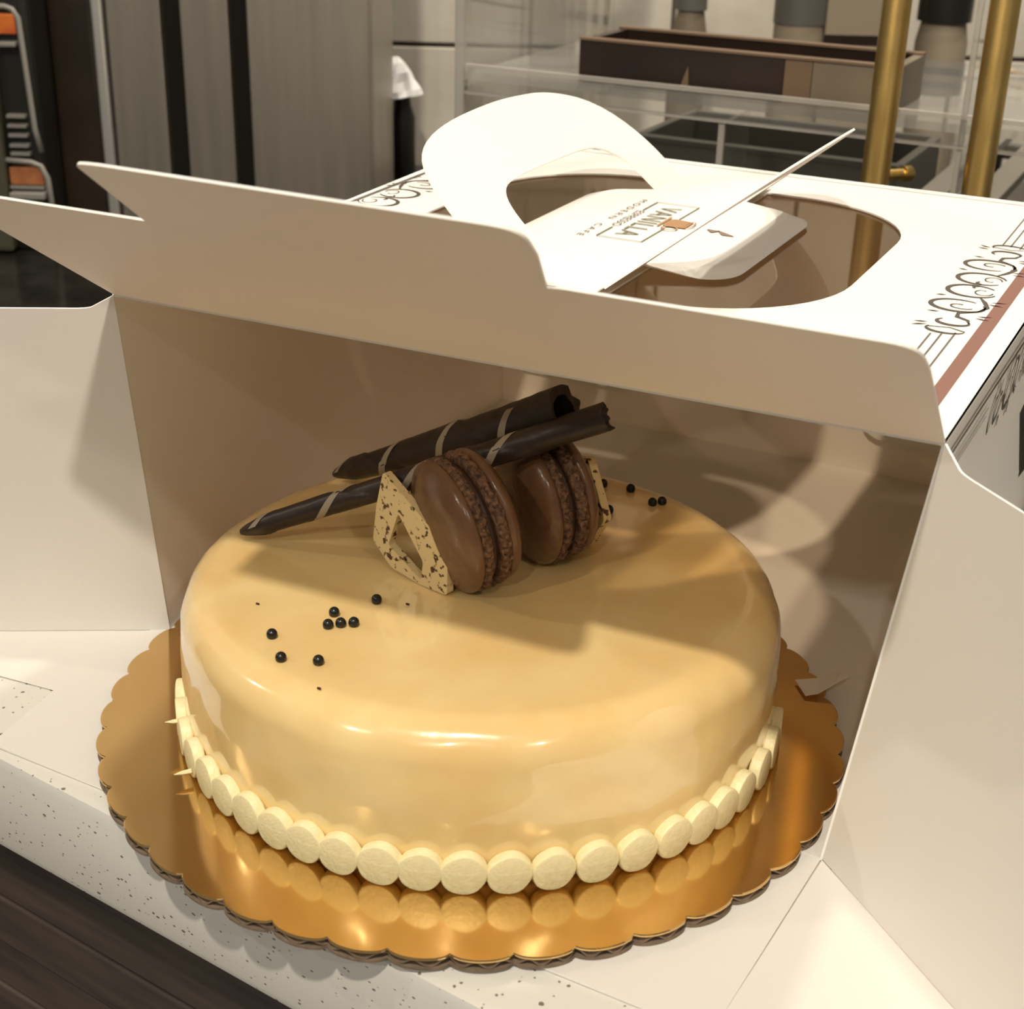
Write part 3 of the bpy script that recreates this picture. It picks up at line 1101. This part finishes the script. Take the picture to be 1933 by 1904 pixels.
# torn paper scrap on the board
sv = [(0.0936, 0.0651, 0.0066), (0.1001, 0.0566, 0.0066), (0.1040, 0.0590, 0.0074), (0.1085, 0.0648, 0.0100), (0.1120, 0.0700, 0.0112), (0.1085, 0.0715, 0.0108), (0.1060, 0.0730, 0.0092), (0.1010, 0.0690, 0.0074)]
V = [Vector(q) for q in sv] + [Vector(q) - Vector((0, 0, 0.0003)) for q in sv]
Fc = [(0, 1, 2, 7), (7, 2, 3, 6), (6, 3, 4, 5), (8, 9, 10, 15), (15, 10, 11, 14), (14, 11, 12, 13)] + [(i, (i + 1) % 8, 8 + (i + 1) % 8, 8 + i) for i in range(8)]
o = link('paper_scrap', mesh(V, Fc), 'paper', None, (0.10, 0.065, ZB1))
tag(o, 'torn white paper scrap lying on the gold board right of the cake', 'paper scrap')

# ================================================================== brass poles, acrylic shelf
def brass_pole(x_, y_, label, peg):
    rt = root('brass_pole', (x_, y_, -0.05), label, 'pole', 'brass poles behind the box')
    P = Vector((x_, y_, 0))
    link('tube', lathe([(0, -0.05), (0.0080, -0.05), (0.0080, 0.60), (0, 0.60)], 32, P), 'brass', rt, smooth=True, angle=40)
    link('base_flange', lathe([(0, -0.05), (0.020, -0.05), (0.020, -0.046), (0.009, -0.044), (0, -0.044)], 32, P), 'brass', rt, smooth=True, angle=40)
    q = Vector((x_, y_, 0.104))
    dr = Vector((0.70, 0.72, 0.0)).normalized()
    if peg:
        link('standoff_peg', lathe([(0, 0.0), (0.0032, 0.0), (0.0032, 0.018), (0.0046, 0.0182), (0.0046, 0.0230), (0.0038, 0.0240), (0, 0.0240)], 20, q, dr), 'brass', rt, smooth=True, angle=40)
    return rt


brass_pole(0.0085, 0.46, 'thin brass pole behind the box, nearer its raised handle', True)
brass_pole(0.0655, 0.46, 'thin brass pole behind the box, nearest the right edge', False)

sh = root('acrylic_shelf', (0.0, 0.60, -0.05), 'clear acrylic display shelf standing on the back counter', 'shelf')
YS = 0.50
link('shelf_plate', boxm((0.03, YS + 0.125, 0.1275), (0.62, 0.25, 0.005)), 'acrylic', sh)
link('front_lip', boxm((0.03, YS, 0.126), (0.62, 0.004, 0.016)), 'acrylic', sh)
link('lip_edge', boxm((0.03, YS - 0.0006, 0.1345), (0.62, 0.004, 0.0026)), 'acrylic_edge', sh)
link('lip_edge', boxm((0.03, YS - 0.0006, 0.1172), (0.62, 0.004, 0.0016)), 'acrylic_edge', sh)
for x_ in (-0.2835, 0.340):
    link('side_wall', boxm((x_, YS + 0.125, 0.20), (0.005, 0.25, 0.50)), 'acrylic', sh)
    link('wall_edge', boxm((x_, YS - 0.0015, 0.20), (0.0066, 0.004, 0.50)), 'acrylic_edge', sh)
link('divider', boxm((-0.099, YS + 0.025, 0.033), (0.003, 0.05, 0.166)), 'acrylic', sh)
link('divider_edge', boxm((-0.099, YS, 0.033), (0.0038, 0.003, 0.166)), 'acrylic_edge', sh)
link('divider', boxm((0.046, YS + 0.025, 0.12), (0.003, 0.05, 0.34)), 'acrylic', sh)
link('divider_edge', boxm((0.046, YS, 0.12), (0.0030, 0.003, 0.34)), 'acrylic_edge', sh)

tr = root('brown_tray', (-0.10, 0.54, 0.130), 'shallow dark brown tray lying on the clear acrylic shelf', 'tray')
yt = 0.512
zt = 0.1435
link('front_wall', boxm((-0.134, yt, zt), (0.136, 0.006, 0.026)), 'tray_brown', tr)
link('tan_end_strip', boxm((-0.057, yt, zt), (0.0170, 0.006, 0.026)), 'tray_tan', tr)
link('beige_front', boxm((-0.0225, yt, zt), (0.0510, 0.006, 0.026)), 'tray_beige', tr)
link('side_wall', boxm((-0.199, yt + 0.032, zt), (0.006, 0.058, 0.026)), 'tray_brown', tr)
link('side_wall', boxm((0.000, yt + 0.032, zt), (0.006, 0.058, 0.026)), 'tray_beige', tr)
link('back_wall', boxm((-0.0995, yt + 0.064, zt), (0.205, 0.006, 0.026)), 'tray_brown', tr)
link('tray_floor', boxm((-0.0995, yt + 0.032, zt - 0.0115), (0.192, 0.058, 0.003)), 'tray_brown', tr)
link('rim', boxm((-0.0995, yt, zt + 0.0137), (0.205, 0.008, 0.0014)), 'tray_tan', tr)
link('rim', boxm((-0.0995, yt + 0.064, zt + 0.0137), (0.205, 0.008, 0.0014)), 'tray_tan', tr)
gm = [(-0.0025, -0.0062), (0.0028, -0.0062), (0.0018, 0.0060)]
link('gold_mark', slab(gm, [], 0.0008, (-0.129, yt - 0.0039, zt - 0.003), (1, 0, 0), (0, 0, 1)), 'tray_tan', tr)

# ================================================================== machines at the back left
def vbox(name, u0, u1, d0, d1, z0, z1, material, parent, bevel=0.0):
    return link(name, boxm(W3((u0 + u1) / 2, (d0 + d1) / 2, (z0 + z1) / 2), (u1 - u0, d1 - d0, z1 - z0), RH, FH, bevel), material, parent)


ZK = -0.05
st = root('steel_cabinet', W3(-0.23, 1.36, ZK), 'tall stainless steel cabinet with two black vertical gaps', 'cabinet')
vbox('body', -0.338, -0.1255, 1.262, 1.46, ZK, 0.62, 'black_gap', st)
for (u0, u1) in ((-0.3385, -0.2945), (-0.2785, -0.2395), (-0.2245, -0.1250)):
    vbox('steel_panel', u0, u1, 1.250, 1.263, ZK + 0.004, 0.62, 'steel', st, 0.0015)
vbox('side_panel', -0.1256, -0.1246, 1.262, 1.46, ZK + 0.004, 0.62, 'steel', st)
vbox('bright_trim', -0.3490, -0.3400, 1.244, 1.262, ZK + 0.002, 0.62, 'bright_trim', st, 0.002)

dk = root('dark_cabinet', W3(-0.40, 1.36, ZK), 'dark brown glossy cabinet left of the steel cabinet', 'cabinet')
vbox('body', -0.520, -0.3510, 1.262, 1.46, ZK, 0.62, 'black_gap', dk)
vbox('door', -0.520, -0.3515, 1.252, 1.263, ZK + 0.004, 0.62, 'brown_gloss', dk, 0.002)

mc = root('drinks_machine', W3(-0.45, 1.20, ZK), 'black drinks machine with orange labels at the left edge', 'machine')
vbox('body', -0.560, -0.384, 1.195, 1.245, ZK, 0.160, 'machine_black', mc, 0.006)
vbox('front_plate', -0.560, -0.4115, 1.182, 1.196, ZK + 0.002, 0.158, 'machine_olive', mc, 0.004)
fr = []
for (u, z) in ((-0.560, 0.1430), (-0.400, 0.1430), (-0.3945, 0.1410), (-0.3905, 0.1350), (-0.3870, 0.05), (-0.3835, 0.032)):
    fr.append(W3(u, 1.191, z))
link('upper_frame', tube(fr, 0.0022, 8), 'machine_grey', mc, smooth=True)
fr = [W3(u, 1.188, z) for (u, z) in ((-0.415, 0.0260), (-0.392, 0.0245), (-0.3845, 0.0215), (-0.3800, 0.0120), (-0.3770, ZK + 0.004))]
link('lower_frame', tube(fr, 0.0022, 8), 'machine_grey', mc, smooth=True)
vbox('orange_label', -0.4108, -0.3930, 1.190, 1.196, 0.1225, 0.1375, 'orange_label', mc, 0.001)
vbox('orange_label', -0.4105, -0.3835, 1.188, 1.196, 0.0060, 0.0200, 'orange_dim', mc, 0.001)
vbox('label_rim', -0.4108, -0.3835, 1.187, 1.196, 0.0030, 0.0055, 'machine_grey', mc)
vbox('chrome_bar', -0.4080, -0.3935, 1.186, 1.196, 0.1135, 0.1170, 'machine_grey', mc, 0.001)
vbox('drip_lip', -0.4100, -0.3820, 1.180, 1.196, -0.0040, 0.0010, 'machine_grey', mc, 0.001)
for z in (0.060, 0.0525, 0.045, 0.037, 0.0305):
    vbox('button_strip', -0.4080, -0.3930, 1.189, 1.196, z - 0.0012, z + 0.0012, 'machine_grey', mc)

# dark bottle with crumpled white paper on top, in front of the tiles
P = W3(-0.1190, 1.50, 0)
bt = root('dark_bottle', P + Vector((0, 0, ZK)), 'dark bottle standing beside the steel cabinet, white paper on top', 'bottle')
link('glass_body', lathe([(0, ZK), (0.0125, ZK), (0.0130, ZK + 0.003), (0.0130, 0.010), (0.0090, 0.022), (0.0080, 0.034), (0, 0.034)], 28, P), 'machine_black', bt, smooth=True, angle=40)
link('paper_cap', lathe([(0, 0.030), (0.0195, 0.0300), (0.0190, 0.036), (0.0170, 0.044), (0.0145, 0.053), (0.0105, 0.062), (0.0045, 0.067), (0, 0.068)], 24, P, (-0.12, 0, 1),
                       lambda r_, hh, th: (r_ * (1 + 0.45 * noise.noise(Vector((math.cos(th) * 1.6, math.sin(th) * 1.6, hh * 60)))), hh)), 'napkin', bt)

# things beyond the shelf
cn = root('carton', W3(0.307, 1.45, ZK), 'tall beige carton beyond the shelf, left of the brass poles', 'carton')
vbox('body', 0.276, 0.342, 1.42, 1.48, ZK, 0.24, 'carton', cn, 0.001)
vbox('dark_band', 0.2755, 0.3425, 1.4195, 1.4805, 0.100, 0.109, 'tray_brown', cn)
gt = root('grey_tin', W3(0.25, 1.42, ZK), 'grey storage tin with a darker lid beside the beige carton', 'tin')
P = W3(0.2520, 1.425, 0)
link('body', lathe([(0, ZK), (0.0225, ZK), (0.0225, 0.118), (0, 0.118)], 32, P), 'carton', gt, smooth=True, angle=40)
link('lid', lathe([(0, 0.118), (0.0235, 0.118), (0.0235, 0.19), (0.02, 0.194), (0, 0.194)], 32, P), 'grey_tin', gt, smooth=True, angle=40)
db = root('dark_flask', W3(0.15, 1.42, ZK), 'dark flask seen above the brown tray', 'flask')
P = W3(0.152, 1.42, 0)
link('body', lathe([(0, ZK), (0.016, ZK), (0.017, 0.10), (0.012, 0.128), (0, 0.128)], 28, P), 'tray_beige', db, smooth=True, angle=40)
link('stopper', lathe([(0, 0.128), (0.0145, 0.128), (0.0125, 0.20), (0, 0.20)], 28, P), 'grey_tin', db, smooth=True, angle=40)
jr = root('storage_jar', W3(0.384, 1.42, ZK), 'beige storage jar with a black lid between the brass poles', 'jar')
P = W3(0.3835, 1.42, 0)
link('body', lathe([(0, ZK), (0.022, ZK), (0.0235, 0.0), (0.0235, 0.105), (0.020, 0.124), (0, 0.124)], 32, P), 'carton', jr, smooth=True, angle=40)
link('lid', lathe([(0, 0.124), (0.0245, 0.124), (0.0245, 0.20), (0, 0.20)], 32, P), 'machine_black', jr, smooth=True, angle=40)
tp = root('brass_tap', W3(0.4120, 1.34, ZK), 'small shiny brass tap beyond the shelf beside the right pole', 'tap')
P = W3(0.4080, 1.33, 0)
link('stem', lathe([(0, ZK), (0.010, ZK), (0.008, ZK + 0.006), (0.0035, ZK + 0.012), (0.0035, 0.085), (0.0050, 0.088), (0.0062, 0.097), (0.0045, 0.106), (0.0030, 0.110), (0.0048, 0.118), (0.0030, 0.126), (0, 0.127)], 24, P), 'brass', tp, smooth=True, angle=40)
link('spout', tube([P + Vector((0, 0, 0.095)), P + RH * 0.010 - FH * 0.004 + Vector((0, 0, 0.0955)), P + RH * 0.022 - FH * 0.008 + Vector((0, 0, 0.092)), P + RH * 0.024 - FH * 0.009 + Vector((0, 0, 0.080))], 0.0028, 10), 'brass', tp, smooth=True)
link('lever', tube([P + Vector((0, 0, 0.096)), P - RH * 0.014 + Vector((0, 0, 0.098)), P - RH * 0.020 + Vector((0, 0, 0.099))], [0.0016, 0.0016, 0.003], 8), 'brass', tp, smooth=True)

# dark crate under the shelf
cr = root('storage_crate', (-0.10, 0.64, ZK), 'dark grey open crate under the clear acrylic shelf', 'crate')
for (c_, sz) in (((-0.10, 0.575, 0.018), (0.19, 0.006, 0.132)), ((-0.10, 0.705, 0.018), (0.19, 0.006, 0.132)),
                 ((-0.192, 0.64, 0.018), (0.006, 0.124, 0.132)), ((-0.008, 0.64, 0.018), (0.006, 0.124, 0.132))):
    link('wall', boxm(c_, sz, bevel=0.001), 'crate_dark', cr)
link('base', boxm((-0.10, 0.64, -0.0485), (0.178, 0.124, 0.003)), 'crate_dark', cr)
link('rim', boxm((-0.10, 0.5755, 0.0858), (0.194, 0.010, 0.004), bevel=0.001), 'grey_tin', cr)

# slatted rack on the back counter
rk = root('slatted_rack', (0.15, 0.72, ZK), 'grey slatted rack on short legs between and behind the brass poles', 'rack')
for i in range(9):
    link('slat', boxm((0.020 + 0.032 * i, 0.70, 0.0700), (0.017, 0.28, 0.007), bevel=0.001), 'slat', rk)
for y_ in (0.60, 0.80):
    link('cross_bar', boxm((0.148, y_, 0.0615), (0.28, 0.012, 0.010)), 'grey_tin', rk)
    for x_ in (0.020, 0.276):
        link('leg', boxm((x_, y_, 0.0035), (0.010, 0.010, 0.107)), 'grey_tin', rk)
